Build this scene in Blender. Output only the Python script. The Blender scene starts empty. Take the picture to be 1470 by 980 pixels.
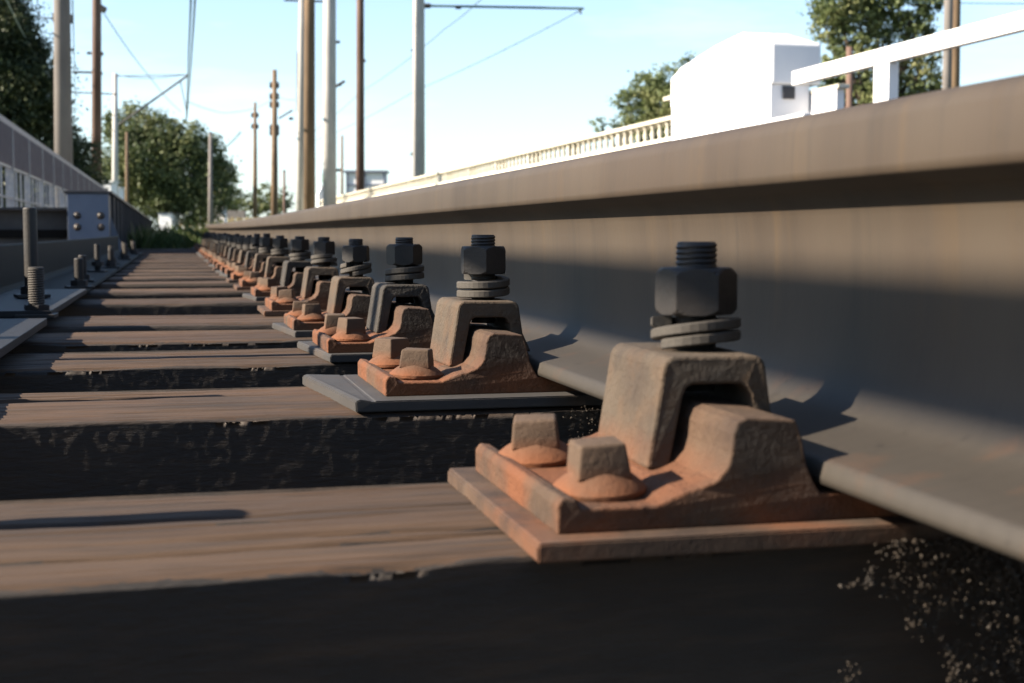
import bpy, bmesh, math, random
import numpy as np
from mathutils import Vector, Matrix
random.seed(7); np.random.seed(7)
sc = bpy.context.scene
C = sc.collection
R = math.radians

# ------------------------------------------------------------------ camera, world, sun
YAW, PITCH = math.atan(485/2000), math.atan(152/2000)
cam_d = bpy.data.cameras.new('camera'); cam = bpy.data.objects.new('camera', cam_d); C.objects.link(cam)
CH = 0.136
cam.location = (0, 0, CH)
cam.rotation_euler = (R(90)-PITCH, 0, -YAW)
cam_d.sensor_width = 36; cam_d.lens = 36*2000/1470
cam_d.clip_start = 0.02; cam_d.clip_end = 6000
cam_d.dof.use_dof = True; cam_d.dof.focus_distance = 1.3; cam_d.dof.aperture_fstop = 15
cam_d.dof.aperture_blades = 0
sc.camera = cam

SUN_D = Vector((1, 0.0, -0.60)).normalized()
sun_el = math.asin(-SUN_D.z); sun_az = math.atan2(-SUN_D.x, -SUN_D.y)
w = bpy.data.worlds.new('World'); sc.world = w; w.use_nodes = True
nt = w.node_tree; nt.nodes.clear()
def N(nt, t, **kw):
    n = nt.nodes.new(t)
    for k, v in kw.items():
        if k in n.inputs: n.inputs[k].default_value = v
        else: setattr(n, k, v)
    return n
sky = N(nt, 'ShaderNodeTexSky'); sky.sky_type = 'NISHITA'; sky.sun_disc = False
sky.sun_elevation = sun_el; sky.sun_rotation = sun_az; sky.dust_density = 0.6; sky.air_density = 1.0; sky.ozone_density = 2.5
bg = N(nt, 'ShaderNodeBackground'); bg.inputs['Strength'].default_value = 0.065
out = N(nt, 'ShaderNodeOutputWorld')
tc = N(nt, 'ShaderNodeTexCoord'); mp = N(nt, 'ShaderNodeMapping'); mp.inputs['Scale'].default_value = (1.3, 1.3, 7)
cn = N(nt, 'ShaderNodeTexNoise'); cn.inputs['Scale'].default_value = 2.3; cn.inputs['Detail'].default_value = 7; cn.inputs['Roughness'].default_value = .6
cr = N(nt, 'ShaderNodeValToRGB'); cr.color_ramp.elements[0].position = .42; cr.color_ramp.elements[1].position = .68
cr.color_ramp.elements[1].color = (.8, .8, .8, 1)
mx = N(nt, 'ShaderNodeMixRGB'); mx.inputs['Color2'].default_value = (4.5, 5.9, 6.8, 1)
nt.links.new(tc.outputs['Generated'], mp.inputs['Vector']); nt.links.new(mp.outputs[0], cn.inputs['Vector'])
nt.links.new(cn.outputs['Fac'], cr.inputs[0])
sxyz = N(nt, 'ShaderNodeSeparateXYZ'); nt.links.new(tc.outputs['Generated'], sxyz.inputs[0])
lo = N(nt, 'ShaderNodeMapRange'); lo.inputs[1].default_value = .06; lo.inputs[2].default_value = .42; lo.inputs[3].default_value = 1; lo.inputs[4].default_value = .12
hz = N(nt, 'ShaderNodeMapRange'); hz.inputs[1].default_value = .0; hz.inputs[2].default_value = .26; hz.inputs[3].default_value = .36; hz.inputs[4].default_value = 0
m1 = N(nt, 'ShaderNodeMath'); m1.operation = 'MULTIPLY'; m2 = N(nt, 'ShaderNodeMath'); m2.operation = 'MAXIMUM'
nt.links.new(sxyz.outputs[2], lo.inputs[0]); nt.links.new(sxyz.outputs[2], hz.inputs[0])
nt.links.new(cr.outputs[0], m1.inputs[0]); nt.links.new(lo.outputs[0], m1.inputs[1]); nt.links.new(m1.outputs[0], m2.inputs[0]); nt.links.new(hz.outputs[0], m2.inputs[1])
nt.links.new(m2.outputs[0], mx.inputs['Fac'])
nt.links.new(sky.outputs[0], mx.inputs['Color1']); nt.links.new(mx.outputs[0], bg.inputs['Color']); nt.links.new(bg.outputs[0], out.inputs[0])
sd = bpy.data.lights.new('sun', 'SUN'); sd.energy = 5.0; sd.angle = R(.53); sd.color = (1, .865, .70)
sun = bpy.data.objects.new('sun', sd); C.objects.link(sun)
sun.rotation_euler = SUN_D.to_track_quat('-Z', 'Y').to_euler(); sun.location = (-5, 0, 6)
sc.view_settings.view_transform = 'Standard'; sc.view_settings.look = 'None'
sc.view_settings.exposure = 1.95; sc.view_settings.gamma = 1

# ------------------------------------------------------------------ helpers
cp, sp_, cy, sy = math.cos(PITCH), math.sin(PITCH), math.cos(YAW), math.sin(YAW)
FWD = Vector((sy*cp, cy*cp, -sp_)); RGT = Vector((cy, -sy, 0)); UPV = RGT.cross(FWD)
def at(px, py, z):
    """world point seen at photo pixel (px,py) at depth z metres"""
    d = FWD + RGT*((px-735)/2000) + UPV*((490-py)/2000)
    return Vector((0, 0, CH)) + d*z
def tag(o, label=None, cat=None, group=None, kind=None):
    for k, v in (('label', label), ('category', cat), ('group', group), ('kind', kind)):
        if v: o[k] = v
    return o
def empty(name, loc, label, cat, group=None):
    o = bpy.data.objects.new(name, None); C.objects.link(o); o.location = loc; o.empty_display_size = .05
    return tag(o, label, cat, group)
def link(name, me, parent=None, loc=(0, 0, 0)):
    o = bpy.data.objects.new(name, me); C.objects.link(o); o.location = loc
    if parent: o.parent = parent
    return o
def mesh(name, bm, mats, smooth=False, recalc=True):
    if recalc: bmesh.ops.recalc_face_normals(bm, faces=bm.faces)
    me = bpy.data.meshes.new(name); bm.to_mesh(me); bm.free()
    for m in (mats if isinstance(mats, (list, tuple)) else [mats]): me.materials.append(m)
    if smooth: me.polygons.foreach_set('use_smooth', [True]*len(me.polygons))
    return me
def obj(name, bm, mats, parent=None, loc=(0, 0, 0), smooth=False):
    return link(name, mesh(name, bm, mats, smooth), parent, loc)
def box(bm, x0, x1, y0, y1, z0, z1, bev=0, taper=0):
    vs = []
    for z, t in ((z0, 0), (z1, taper)):
        for x, y in ((x0+t, y0+t), (x1-t, y0+t), (x1-t, y1-t), (x0+t, y1-t)): vs.append(bm.verts.new((x, y, z)))
    f = [(0, 3, 2, 1), (4, 5, 6, 7), (0, 1, 5, 4), (1, 2, 6, 5), (2, 3, 7, 6), (3, 0, 4, 7)]
    fs = [bm.faces.new([vs[i] for i in q]) for q in f]
    if bev:
        es = list({e for q in fs for e in q.edges})
        bmesh.ops.bevel(bm, geom=es, offset=bev, segments=2, affect='EDGES', profile=.6)
    return vs
def tube(bm, pts, rad, n=8, cap=True):
    rings = []
    pts = [Vector(p) for p in pts]
    for i, p in enumerate(pts):
        d = (pts[min(i+1, len(pts)-1)]-pts[max(i-1, 0)]).normalized()
        a = d.cross(Vector((0, 0, 1)) if abs(d.z) < .9 else Vector((1, 0, 0))).normalized(); b = d.cross(a)
        r = rad[i] if isinstance(rad, (list, tuple)) else rad
        rings.append([bm.verts.new(p+a*math.cos(2*math.pi*k/n)*r+b*math.sin(2*math.pi*k/n)*r) for k in range(n)])
    for r0, r1 in zip(rings, rings[1:]):
        for k in range(n): bm.faces.new((r0[k], r0[(k+1) % n], r1[(k+1) % n], r1[k]))
    if cap: bm.faces.new(rings[0][::-1]); bm.faces.new(rings[-1])
def lathe(bm, prof, n=24, cx=0, cy_=0, rf=None):
    rings = []
    for r, z in prof:
        rings.append([bm.verts.new((cx+(rf(2*math.pi*k/n, z, r) if rf else r)*math.cos(2*math.pi*k/n),
                                    cy_+(rf(2*math.pi*k/n, z, r) if rf else r)*math.sin(2*math.pi*k/n), z)) for k in range(n)])
    for r0, r1 in zip(rings, rings[1:]):
        for k in range(n): bm.faces.new((r0[k], r0[(k+1) % n], r1[(k+1) % n], r1[k]))
    bm.faces.new(rings[0][::-1]); bm.faces.new(rings[-1])
def prism(bm, prof, y0, y1, ny=1, zf=None):
    """profile [(x,z)] swept along y"""
    rings = []
    for i in range(ny+1):
        y = y0+(y1-y0)*i/ny
        rings.append([bm.verts.new((x, y, z+(zf(y) if zf else 0))) for x, z in prof])
    n = len(prof)
    for r0, r1 in zip(rings, rings[1:]):
        for k in range(n): bm.faces.new((r0[k], r0[(k+1) % n], r1[(k+1) % n], r1[k]))
    bm.faces.new(rings[0][::-1]); bm.faces.new(rings[-1])
def bevmod(o, wd, seg=2, ang=35):
    m = o.modifiers.new('bevel', 'BEVEL'); m.width = wd; m.segments = seg; m.limit_method = 'ANGLE'; m.angle_limit = R(ang)
    m.harden_normals = False
    return o

# ------------------------------------------------------------------ materials
def mat(name, cols, scale=5, stretch=(1, 1, 1), rough=.7, bump=.2, bscale=40, metallic=0, detail=8, pos=(.3, .7), bdist=.002,
        layers=(), coord='Object', rnd=True, spec=.4, k=1):
    """cols: [colA,colB,(colC)] blended by noise; layers: [(colour, scale, stretch, lo, hi, amount, zrange or None)]"""
    cols = [tuple(v*k for v in c) for c in cols]; layers = [(tuple(v*k for v in l[0]),)+tuple(l[1:]) for l in layers]
    m = bpy.data.materials.new(name); m.use_nodes = True
    t = m.node_tree; b = t.nodes['Principled BSDF']
    b.inputs['Specular IOR Level'].default_value = spec
    tc = N(t, 'ShaderNodeTexCoord'); vec = tc.outputs[coord]
    if rnd:
        oi = N(t, 'ShaderNodeObjectInfo'); ad = N(t, 'ShaderNodeVectorMath'); ad.operation = 'ADD'
        ml = N(t, 'ShaderNodeMath'); ml.operation = 'MULTIPLY'; ml.inputs[1].default_value = 37
        t.links.new(oi.outputs['Random'], ml.inputs[0]); t.links.new(vec, ad.inputs[0]); t.links.new(ml.outputs[0], ad.inputs[1])
        vec = ad.outputs[0]
    def noise(sc_, st, det=detail, r_=.6):
        mp = N(t, 'ShaderNodeMapping'); mp.inputs['Scale'].default_value = st
        n = N(t, 'ShaderNodeTexNoise'); n.inputs['Scale'].default_value = sc_; n.inputs['Detail'].default_value = det; n.inputs['Roughness'].default_value = r_
        t.links.new(vec, mp.inputs[0]); t.links.new(mp.outputs[0], n.inputs['Vector']); return n.outputs['Fac']
    f = noise(scale, stretch)
    cr = N(t, 'ShaderNodeValToRGB'); e = cr.color_ramp.elements
    e[0].position = pos[0]; e[1].position = pos[1]; e[0].color = (*cols[0], 1); e[1].color = (*cols[-1], 1)
    if len(cols) == 3:
        k = e.new((pos[0]+pos[1])/2); k.color = (*cols[1], 1)
    t.links.new(f, cr.inputs[0]); col = cr.outputs[0]
    for (lc, ls, lst, lo, hi, amt, zr) in layers:
        g = noise(ls, lst); mr = N(t, 'ShaderNodeMapRange'); mr.inputs[1].default_value = lo; mr.inputs[2].default_value = hi; mr.inputs[4].default_value = amt
        t.links.new(g, mr.inputs[0]); fac = mr.outputs[0]
        if zr:
            sx = N(t, 'ShaderNodeSeparateXYZ'); t.links.new(tc.outputs[coord], sx.inputs[0])
            z2 = N(t, 'ShaderNodeMapRange'); z2.inputs[1].default_value = zr[0]; z2.inputs[2].default_value = zr[1]
            z2.inputs[3].default_value = 1; z2.inputs[4].default_value = zr[2] if len(zr) > 2 else 0
            t.links.new(sx.outputs[2], z2.inputs[0])
            mm = N(t, 'ShaderNodeMath'); mm.operation = 'MULTIPLY'; t.links.new(fac, mm.inputs[0]); t.links.new(z2.outputs[0], mm.inputs[1]); fac = mm.outputs[0]
        mc = N(t, 'ShaderNodeMixRGB'); mc.inputs['Color2'].default_value = (*lc, 1)
        t.links.new(fac, mc.inputs['Fac']); t.links.new(col, mc.inputs['Color1']); col = mc.outputs[0]
    t.links.new(col, b.inputs['Base Color'])
    b.inputs['Roughness'].default_value = rough; b.inputs['Metallic'].default_value = metallic
    if bump:
        bn = noise(bscale, stretch if stretch != (1, 1, 1) else (1, 1, 1), 6)
        bp = N(t, 'ShaderNodeBump'); bp.inputs['Strength'].default_value = bump; bp.inputs['Distance'].default_value = bdist
        t.links.new(bn, bp.inputs['Height']); t.links.new(bp.outputs[0], b.inputs['Normal'])
    return m
TAN = (.27, .20, .145); ORG = (.66, .21, .06); DRK = (.07, .05, .04)
M = {}
M['cast'] = mat('rusty cast iron', k=0.19, cols= [(.14, .08, .05), (.28, .17, .10), (.35, .225, .135)], scale=18, rough=.85, bump=.75, bscale=230, bdist=.003,
                layers=[((.08, .05, .035), 30, (1, 1, 1), .48, .68, .8, None), (ORG, 14, (1, 1, 1),   .36, .58, .8, (.021, .040, .14))])
M['clip'] = mat('dusty clip steel', k=0.185, cols= [(.17, .12, .085), (.29, .215, .145), (.34, .255, .175)], scale=22, rough=.85, bump=.75, bscale=240, bdist=.003,
                layers=[((.07, .06, .055), 34, (1, 1, 1), .55, .75, .7, None), (ORG, 20, (1, 1, 1), .35, .6, .7, (.026, .045, .0)), ((.40, .22, .11), 25, (1, 1, 1), .5, .66, .5, None)])
M['clip_dark'] = mat('dark scaly clip steel', k=.2, cols=[(.05, .045, .042), (.13, .11, .09), (.24, .20, .16)], scale=30, rough=.8, bump=.9, bscale=320, bdist=.003)
M['dome'] = mat('rusty screw spike', k=0.195, cols= [(.24, .155, .10), (.36, .24, .15)], scale=30, rough=.85, bump=.5, bscale=260, bdist=.0016,
                layers=[(ORG, 16, (1, 1, 1), .25, .5, .95, (.023, .035, .05)), ((.1, .075, .06), 40, (1, 1, 1), .58, .75, .6, None)])
M['plate_rust'] = mat('rusty wear plate', k=0.205, cols= [(.20, .115, .07), (.32, .19, .115)], scale=16, rough=.8, bump=.4, bscale=220, bdist=.0015,
                layers=[(ORG, 14, (1, 1, 1), .46, .66, .55, None), ((.08, .05, .035), 26, (1, 1, 1), .47, .66, .75, None), ((.30, .26, .21), 18, (1, 1, 1), .55, .72, .5, None)])
M['plate_grey'] = mat('grey wear plate', k=0.17, cols= [(.15, .14, .135), (.235, .22, .21)], scale=14, rough=.7, bump=.3, bscale=180, bdist=.001,
                layers=[((.33, .20, .12), 12, (1, 1, 1), .52, .72, .5, None), ((.07, .065, .06), 30, (1, 1, 1), .6, .78, .6, None)])
M['nut'] = mat('dark nut painted sunlit low', k=0.12, cols= [(.050, .046, .047), (.085, .075, .072), (.13, .11, .10)], scale=30, rough=.6, bump=.35, bscale=240, bdist=.0012,
                layers=[((.26, .20, .16), 24, (1, 1, 1), .5, .75, .6, (.108, .128, 0))])  # tan towards the nut's base paints in sunlight below the shadow band
M['thread'] = mat('dark bolt thread', k=0.22, cols= [(.05, .045, .045), (.11, .095, .085)], scale=40, rough=.55, bump=.1, bscale=300)
M['washer'] = mat('grey spring washer', k=0.2, cols= [(.16, .14, .12), (.27, .24, .20)], scale=30, rough=.75, bump=.3, bscale=260, bdist=.001,
                layers=[((.08, .07, .065), 30, (1, 1, 1), .56, .75, .6, None)])
M['rail'] = mat('weathered rail steel', k=0.155, cols= [(.155, .108, .07), (.22, .16, .108), (.255, .19, .128)], scale=9, stretch=(1, 1, .35), rough=.62, bump=.16, bscale=300, bdist=.0006,
                rnd=False, layers=[((.11, .088, .07), 26, (1, 2.4, .10), .52, .75, .55, (.075, .05, 0)), ((.34, .22, .105), 34, (1, 1.6, .06), .56, .78, .6, (.075, .05, 0)), ((.30, .20, .13), 5, (1, .3, 1), .5, .75, .5, (.15, .13, 0)),
                ((.17, .148, .120), 6, (1, 1, 1), .0, .2, .85, (.030, .045, 0)), ((.38, .20, .11), 24, (1, 1, 1), .56, .72, .55, (.030, .042, 0)), ((.06, .045, .035), 45, (1, 1, 1), .60, .72, .6, (.03, .045, 0)),
                ((.04, .03, .028), 75, (1, 1, 1), .66, .74, .8, (.034, .06, 0)), ((.10, .085, .07), 70, (1, 1, 1), .6, .8, .35, None)])
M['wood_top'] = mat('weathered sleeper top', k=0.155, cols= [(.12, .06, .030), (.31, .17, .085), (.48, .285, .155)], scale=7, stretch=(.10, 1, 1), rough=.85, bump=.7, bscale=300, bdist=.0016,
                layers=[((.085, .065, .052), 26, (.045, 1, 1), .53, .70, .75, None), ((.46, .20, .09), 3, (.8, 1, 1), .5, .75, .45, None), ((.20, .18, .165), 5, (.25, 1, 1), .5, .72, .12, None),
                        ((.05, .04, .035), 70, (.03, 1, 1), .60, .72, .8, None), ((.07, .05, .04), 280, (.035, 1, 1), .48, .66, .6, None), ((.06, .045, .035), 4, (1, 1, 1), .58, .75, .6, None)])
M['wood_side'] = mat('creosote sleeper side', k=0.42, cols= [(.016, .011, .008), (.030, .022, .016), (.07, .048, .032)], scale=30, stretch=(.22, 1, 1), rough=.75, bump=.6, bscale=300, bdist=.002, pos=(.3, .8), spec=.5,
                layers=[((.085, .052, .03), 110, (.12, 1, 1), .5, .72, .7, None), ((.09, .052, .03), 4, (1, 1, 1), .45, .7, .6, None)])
M['angle'] = mat('dark guard angle steel', k=0.05, cols= [(.035, .03, .032), (.075, .062, .058)], scale=10, rough=.75, bump=.3, bscale=120, spec=.15)
M['cover'] = mat('worn cover plate steel', k=0.11, cols= [(.10, .10, .11), (.17, .165, .17)], scale=7, stretch=(1, .3, 1), rough=.6, bump=.15, bscale=120, spec=.25)
M['dark_iron'] = mat('dark iron', k=0.2, cols= [(.03, .026, .025), (.075, .062, .053)], scale=25, rough=.6, bump=.3, bscale=150)
M['blue_plate'] = mat('pale blue grey paint', k=0.42, cols=[(.20, .25, .36), (.27, .32, .44)], scale=6, rough=.55, bump=.1, bscale=60, layers=[((.12, .08, .06), 25, (1, 1, 1), .62, .75, .6, None)])
M['rivet'] = mat('greasy rivet', k=0.5, cols=[(.04, .035, .03), (.10, .08, .07)], scale=25, rough=.4, bump=.1)
M['girder'] = mat('dark girder paint', [(.022, .022, .026), (.05, .047, .05)], 6, rough=.6, bump=.2)
M['railing'] = mat('grey railing paint', k=0.85, cols= [(.22, .22, .24), (.34, .34, .35)], scale=8, rough=.6, bump=.2, layers=[((.55, .50, .40), 20, (1, 1, 1), .5, .7, .6, None)])
M['railing_top'] = mat('faded handrail paint', k=0.7, cols= [(.20, .17, .18), (.28, .24, .25)], scale=8, rough=.6, bump=.2)
M['cream'] = mat('cream limewash', k=0.62, cols=[(.62, .58, .47), (.76, .73, .63)], scale=4, rough=.9, bump=.3, bscale=50, layers=[((.35, .28, .18), 6, (1, 1, 1), .6, .75, .5, None)])
M['white'] = mat('white limewash', k=0.8, cols=[(.74, .75, .78), (.82, .82, .83)], scale=3, rough=.85, bump=.25, bscale=30, layers=[((.50, .52, .58), 5, (1, 1, 1), .62, .8, .35, None)])
M['concrete_pole'] = mat('pale concrete', k=0.72, cols=[(.42, .41, .40), (.58, .57, .55)], scale=3, stretch=(1, 1, .4), rough=.9, bump=.2, rnd=True)
M['grey_pole'] = mat('grey concrete', k=0.45, cols=[(.24, .22, .21), (.36, .33, .31)], scale=3, stretch=(1, 1, .4), rough=.9, bump=.2)
M['wood_pole'] = mat('brown timber', k=0.52, cols=[(.14, .09, .055), (.32, .22, .13)], scale=4, stretch=(1, 1, .15), rough=.85, bump=.3)
M['rust_pole'] = mat('rusted steel pole', k=0.45, cols=[(.16, .085, .06), (.30, .20, .16)], scale=3, stretch=(1, 1, .4), rough=.8, bump=.2)
M['black'] = mat('black metal and hole shade', [(.015, .016, .02), (.03, .03, .034)], 10, rough=.5, bump=0)
M['wire'] = mat('weathered copper wire', [(.05, .10, .11), (.08, .14, .15)], 10, rough=.5, bump=0)
M['green'] = mat('green paint band', [(.12, .38, .06), (.16, .45, .09)], 10, rough=.6, bump=0)
M['red'] = mat('red paint band', [(.55, .06, .04), (.65, .09, .05)], 10, rough=.6, bump=0)
M['yellow'] = mat('yellowed board', k=0.5, cols=[(.42, .32, .15), (.55, .45, .26)], scale=3, rough=.8, bump=.1)
M['bark'] = mat('bark', k=0.6, cols=[(.07, .05, .035), (.15, .11, .08)], scale=8, stretch=(1, 1, .3), rough=.9, bump=.5, bscale=20, bdist=.02)
M['crumb'] = mat('oily dirt crumbs', k=0.2, cols= [(.05, .036, .025), (.16, .115, .075)], scale=60, rough=.7, bump=.4, bscale=400, bdist=.001)
M['soil'] = None
def leafmat(name, a, b_, c):
    m = bpy.data.materials.new(name); m.use_nodes = True; t = m.node_tree; t.nodes.clear()
    tc = N(t, 'ShaderNodeTexCoord'); n = N(t, 'ShaderNodeTexNoise'); n.inputs['Scale'].default_value = .9; n.inputs['Detail'].default_value = 5
    cr = N(t, 'ShaderNodeValToRGB'); e = cr.color_ramp.elements; e[0].color = (*a, 1); e[0].position = .33; e[1].color = (*c, 1); e[1].position = .7; k = e.new(.52); k.color = (*b_, 1)
    df = N(t, 'ShaderNodeBsdfPrincipled'); df.inputs['Roughness'].default_value = .55; df.inputs['Specular IOR Level'].default_value = .3
    tr = N(t, 'ShaderNodeBsdfTranslucent'); mx = N(t, 'ShaderNodeMixShader'); mx.inputs[0].default_value = .25; o = N(t, 'ShaderNodeOutputMaterial')
    t.links.new(tc.outputs['Object'], n.inputs['Vector']); t.links.new(n.outputs['Fac'], cr.inputs[0])
    t.links.new(cr.outputs[0], df.inputs['Base Color']); t.links.new(cr.outputs[0], tr.inputs['Color'])
    t.links.new(df.outputs[0], mx.inputs[1]); t.links.new(tr.outputs[0], mx.inputs[2]); t.links.new(mx.outputs[0], o.inputs[0])
    return m
M['leaf_dark'] = leafmat('dark foliage', (.016, .026, .012), (.03, .045, .018), (.075, .085, .035))
M['leaf'] = leafmat('mid foliage', (.038, .058, .024), (.085, .108, .042), (.18, .19, .08))
M['leaf_olive'] = leafmat('olive foliage', (.055, .08, .03), (.125, .155, .06), (.25, .25, .11))
M['grass'] = leafmat('rank grass', (.015, .03, .008), (.035, .058, .015), (.12, .11, .04))

# ------------------------------------------------------------------ ground
def ground_mat():
    m = bpy.data.materials.new('ground soil and grass'); m.use_nodes = True; t = m.node_tree; b = t.nodes['Principled BSDF']
    g = N(t, 'ShaderNodeTexCoord'); n = N(t, 'ShaderNodeTexNoise'); n.inputs['Scale'].default_value = 1.7; n.inputs['Detail'].default_value = 9
    n2 = N(t, 'ShaderNodeTexNoise'); n2.inputs['Scale'].default_value = 25; n2.inputs['Detail'].default_value = 8
    c1 = N(t, 'ShaderNodeValToRGB'); c1.color_ramp.elements[0].color = (.035, .028, .022, 1); c1.color_ramp.elements[1].color = (.10, .085, .065, 1)
    c2 = N(t, 'ShaderNodeValToRGB'); c2.color_ramp.elements[0].color = (.04, .06, .02, 1); c2.color_ramp.elements[1].color = (.12, .13, .05, 1)
    s = N(t, 'ShaderNodeSeparateXYZ'); a = N(t, 'ShaderNodeMath'); a.operation = 'MULTIPLY_ADD'; a.inputs[1].default_value = 6; 
    mr = N(t, 'ShaderNodeMapRange'); mr.inputs[1].default_value = 13; mr.inputs[2].default_value = 19
    mx = N(t, 'ShaderNodeMixRGB'); bp = N(t, 'ShaderNodeBump'); bp.inputs['Strength'].default_value = .8; bp.inputs['Distance'].default_value = .03
    L = t.links.new
    L(g.outputs['Object'], n.inputs['Vector']); L(g.outputs['Object'], n2.inputs['Vector']); L(n2.outputs['Fac'], c1.inputs[0]); L(n2.outputs['Fac'], c2.inputs[0])
    L(g.outputs['Object'], s.inputs[0]); L(n.outputs['Fac'], a.inputs[0]); L(s.outputs[1], a.inputs[2]); L(a.outputs[0], mr.inputs[0])
    L(mr.outputs[0], mx.inputs['Fac']); L(c1.outputs[0], mx.inputs['Color1']); L(c2.outputs[0], mx.inputs['Color2']); L(mx.outputs[0], b.inputs['Base Color'])
    L(n2.outputs['Fac'], bp.inputs['Height']); L(bp.outputs[0], b.inputs['Normal']); b.inputs['Roughness'].default_value = .95
    return m
GZ = -0.34
bm = bmesh.new()
S = 3000
vs = [bm.verts.new(p) for p in ((-S, -S, GZ), (S, -S, GZ), (S, S, GZ), (-S, S, GZ))]; bm.faces.new(vs)
tag(obj('ground', bm, ground_mat()), kind='structure')

# ------------------------------------------------------------------ numpy noise
def vnoise(u, v, seed):
    """smooth value noise of two arrays"""
    rs = np.random.RandomState(seed); G = rs.rand(256, 256)
    i = np.floor(u).astype(int); j = np.floor(v).astype(int); fu = u-i; fv = v-j
    fu = fu*fu*(3-2*fu); fv = fv*fv*(3-2*fv); i %= 256; j %= 256; i1 = (i+1) % 256; j1 = (j+1) % 256
    return (G[i, j]*(1-fu)+G[i1, j]*fu)*(1-fv)+(G[i, j1]*(1-fu)+G[i1, j1]*fu)*fv
def camber(y): return .00022*max(y, 0)**2

# ------------------------------------------------------------------ sleepers
def sleeper_mesh(seed, width, hgt=.23, x0=-.95, x1=2.55, taper=0, fine=True):
    rs = np.random.RandomState(seed)
    xs = np.concatenate([np.linspace(x0, -.36, 14)[:-1], np.linspace(-.36, .62, 380 if fine else 160)[:-1], np.linspace(.62, x1, 26)])
    nt_, ns = (120, 56) if fine else (90, 24)
    hw = width/2
    sec = []                                        # (y,z,kind)
    for k in range(ns): sec.append((-hw, -hgt+hgt*k/ns, 0))
    for k in range(nt_):
        q = k/nt_; q = q-.11*math.sin(2*math.pi*q)/1.0; sec.append((-hw+width*q, 0, 1))
    for k in range(ns): sec.append((hw, -hgt*k/ns, 2))
    for k in range(4): sec.append((hw-width*k/4, -hgt, 3))
    sec = np.array(sec); n = len(sec)
    X = np.repeat(xs[:, None], n, 1); Y = np.repeat(sec[None, :, 0], len(xs), 0).copy(); Z = np.repeat(sec[None, :, 1], len(xs), 0).copy()
    K = sec[:, 2]
    top = (K == 1)
    ty = Y[:, top]; tx = X[:, top]
    g = (vnoise(tx*9+5, ty*160+3, seed)-.5)*.0016+(vnoise(tx*30, ty*420, seed+1)-.5)*.0010+(vnoise(tx*4, ty*22, seed+2)-.5)*.003
    crk = np.zeros_like(tx)
    for c in range(rs.randint(4, 8)):               # long drying cracks
        yc = rs.uniform(-hw*.8, hw*.8); xa = rs.uniform(-.5, .3); ln = rs.uniform(.35, 1.2)
        wob = (vnoise(tx*6+c*9, tx*0+c, seed+7)-.5)*.012+(tx*rs.uniform(-.012, .012))
        env = np.clip(np.minimum((tx-xa)/.1, (xa+ln-tx)/.1), 0, 1)
        wd = rs.uniform(.0013, .0026)
        sh = env*np.exp(-((ty-yc-wob)/wd)**2); g -= rs.uniform(.007, .014)*sh; crk = np.maximum(crk, sh)
    # ragged rounded long edges
    e = np.minimum(ty+hw, hw-ty)
    chip = vnoise(tx*22, ty*0+1.5, seed+4)
    g -= np.clip(.007-e, 0, 1)**1.5*6*(.4+1.5*chip**2)+np.exp(-(e/.006)**2)*np.clip(vnoise(tx*13, ty*0+7, seed+5)-.76, 0, 1)*.012
    Z[:, top] += g
    for kk, sgn in ((0, -1), (2, 1)):
        m_ = (K == kk); sx = X[:, m_]; sz = Z[:, m_]; fade = np.clip(-sz/.012, .0, 1)
        d = (vnoise(sx*310+.3, sz*700+.7, seed+20+kk)-.5)*.0004+(vnoise(sx*60, sz*900, seed+21+kk)-.5)*.0003
        Y[:, m_] += sgn*d*fade
    if taper: Y += np.where(K[None, :] == 0, 1, np.where(K[None, :] == 1, np.clip(.5-Y/width, 0, 1), 0))*taper*np.clip(X+.16, -.2, .75)
    co = np.stack([X, Y, Z], -1).reshape(-1, 3)
    me = bpy.data.meshes.new('sleeper'); nx = len(xs)
    idx = np.arange(nx*n).reshape(nx, n)
    a = idx[:-1, :]; b = idx[1:, :]
    a2 = np.roll(a, -1, 1); b2 = np.roll(b, -1, 1)
    q = np.stack([a, b, b2, a2], -1).reshape(-1, 4)
    faces = q.tolist() + [tuple(int(v) for v in idx[0][::1]), tuple(int(v) for v in idx[-1][::-1])]
    me.from_pydata(co.tolist(), [], faces); me.update()
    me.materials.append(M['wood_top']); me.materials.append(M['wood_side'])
    mi = np.ones(len(faces), dtype=np.int32)
    kf = np.repeat(K[None, :], nx-1, 0); edge = np.minimum(np.repeat(sec[None, :, 0], nx-1, 0)+hw, hw-np.repeat(sec[None, :, 0], nx-1, 0))
    rag = vnoise(np.repeat(xs[:-1, None], n, 1)*30, np.repeat(sec[None, :, 0], nx-1, 0)*200, seed+44)
    rag = vnoise(np.repeat(xs[:-1, None], n, 1)*160, np.repeat(sec[None, :, 0], nx-1, 0)*900, seed+44)*.6+vnoise(np.repeat(xs[:-1, None], n, 1)*40, np.repeat(sec[None, :, 0], nx-1, 0)*90, seed+45)*.4
    full = np.zeros((len(xs), n)); full[:, top] = crk; cm = (full[:-1]+full[1:])/2; cm = np.maximum(cm, np.roll(cm, -1, 1)*(.9))
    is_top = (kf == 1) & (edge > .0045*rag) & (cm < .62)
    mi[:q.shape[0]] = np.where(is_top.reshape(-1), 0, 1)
    me.polygons.foreach_set('material_index', mi); me.polygons.foreach_set('use_smooth', [True]*len(faces))
    me.update(); return me
BOLT_Y = [.677, 1.187, 1.614, 2.06, 2.51, 3.0, 3.56, 4.08]
while BOLT_Y[-1] < 11.4: BOLT_Y.append(BOLT_Y[-1]+random.uniform(.46, .52))
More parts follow.
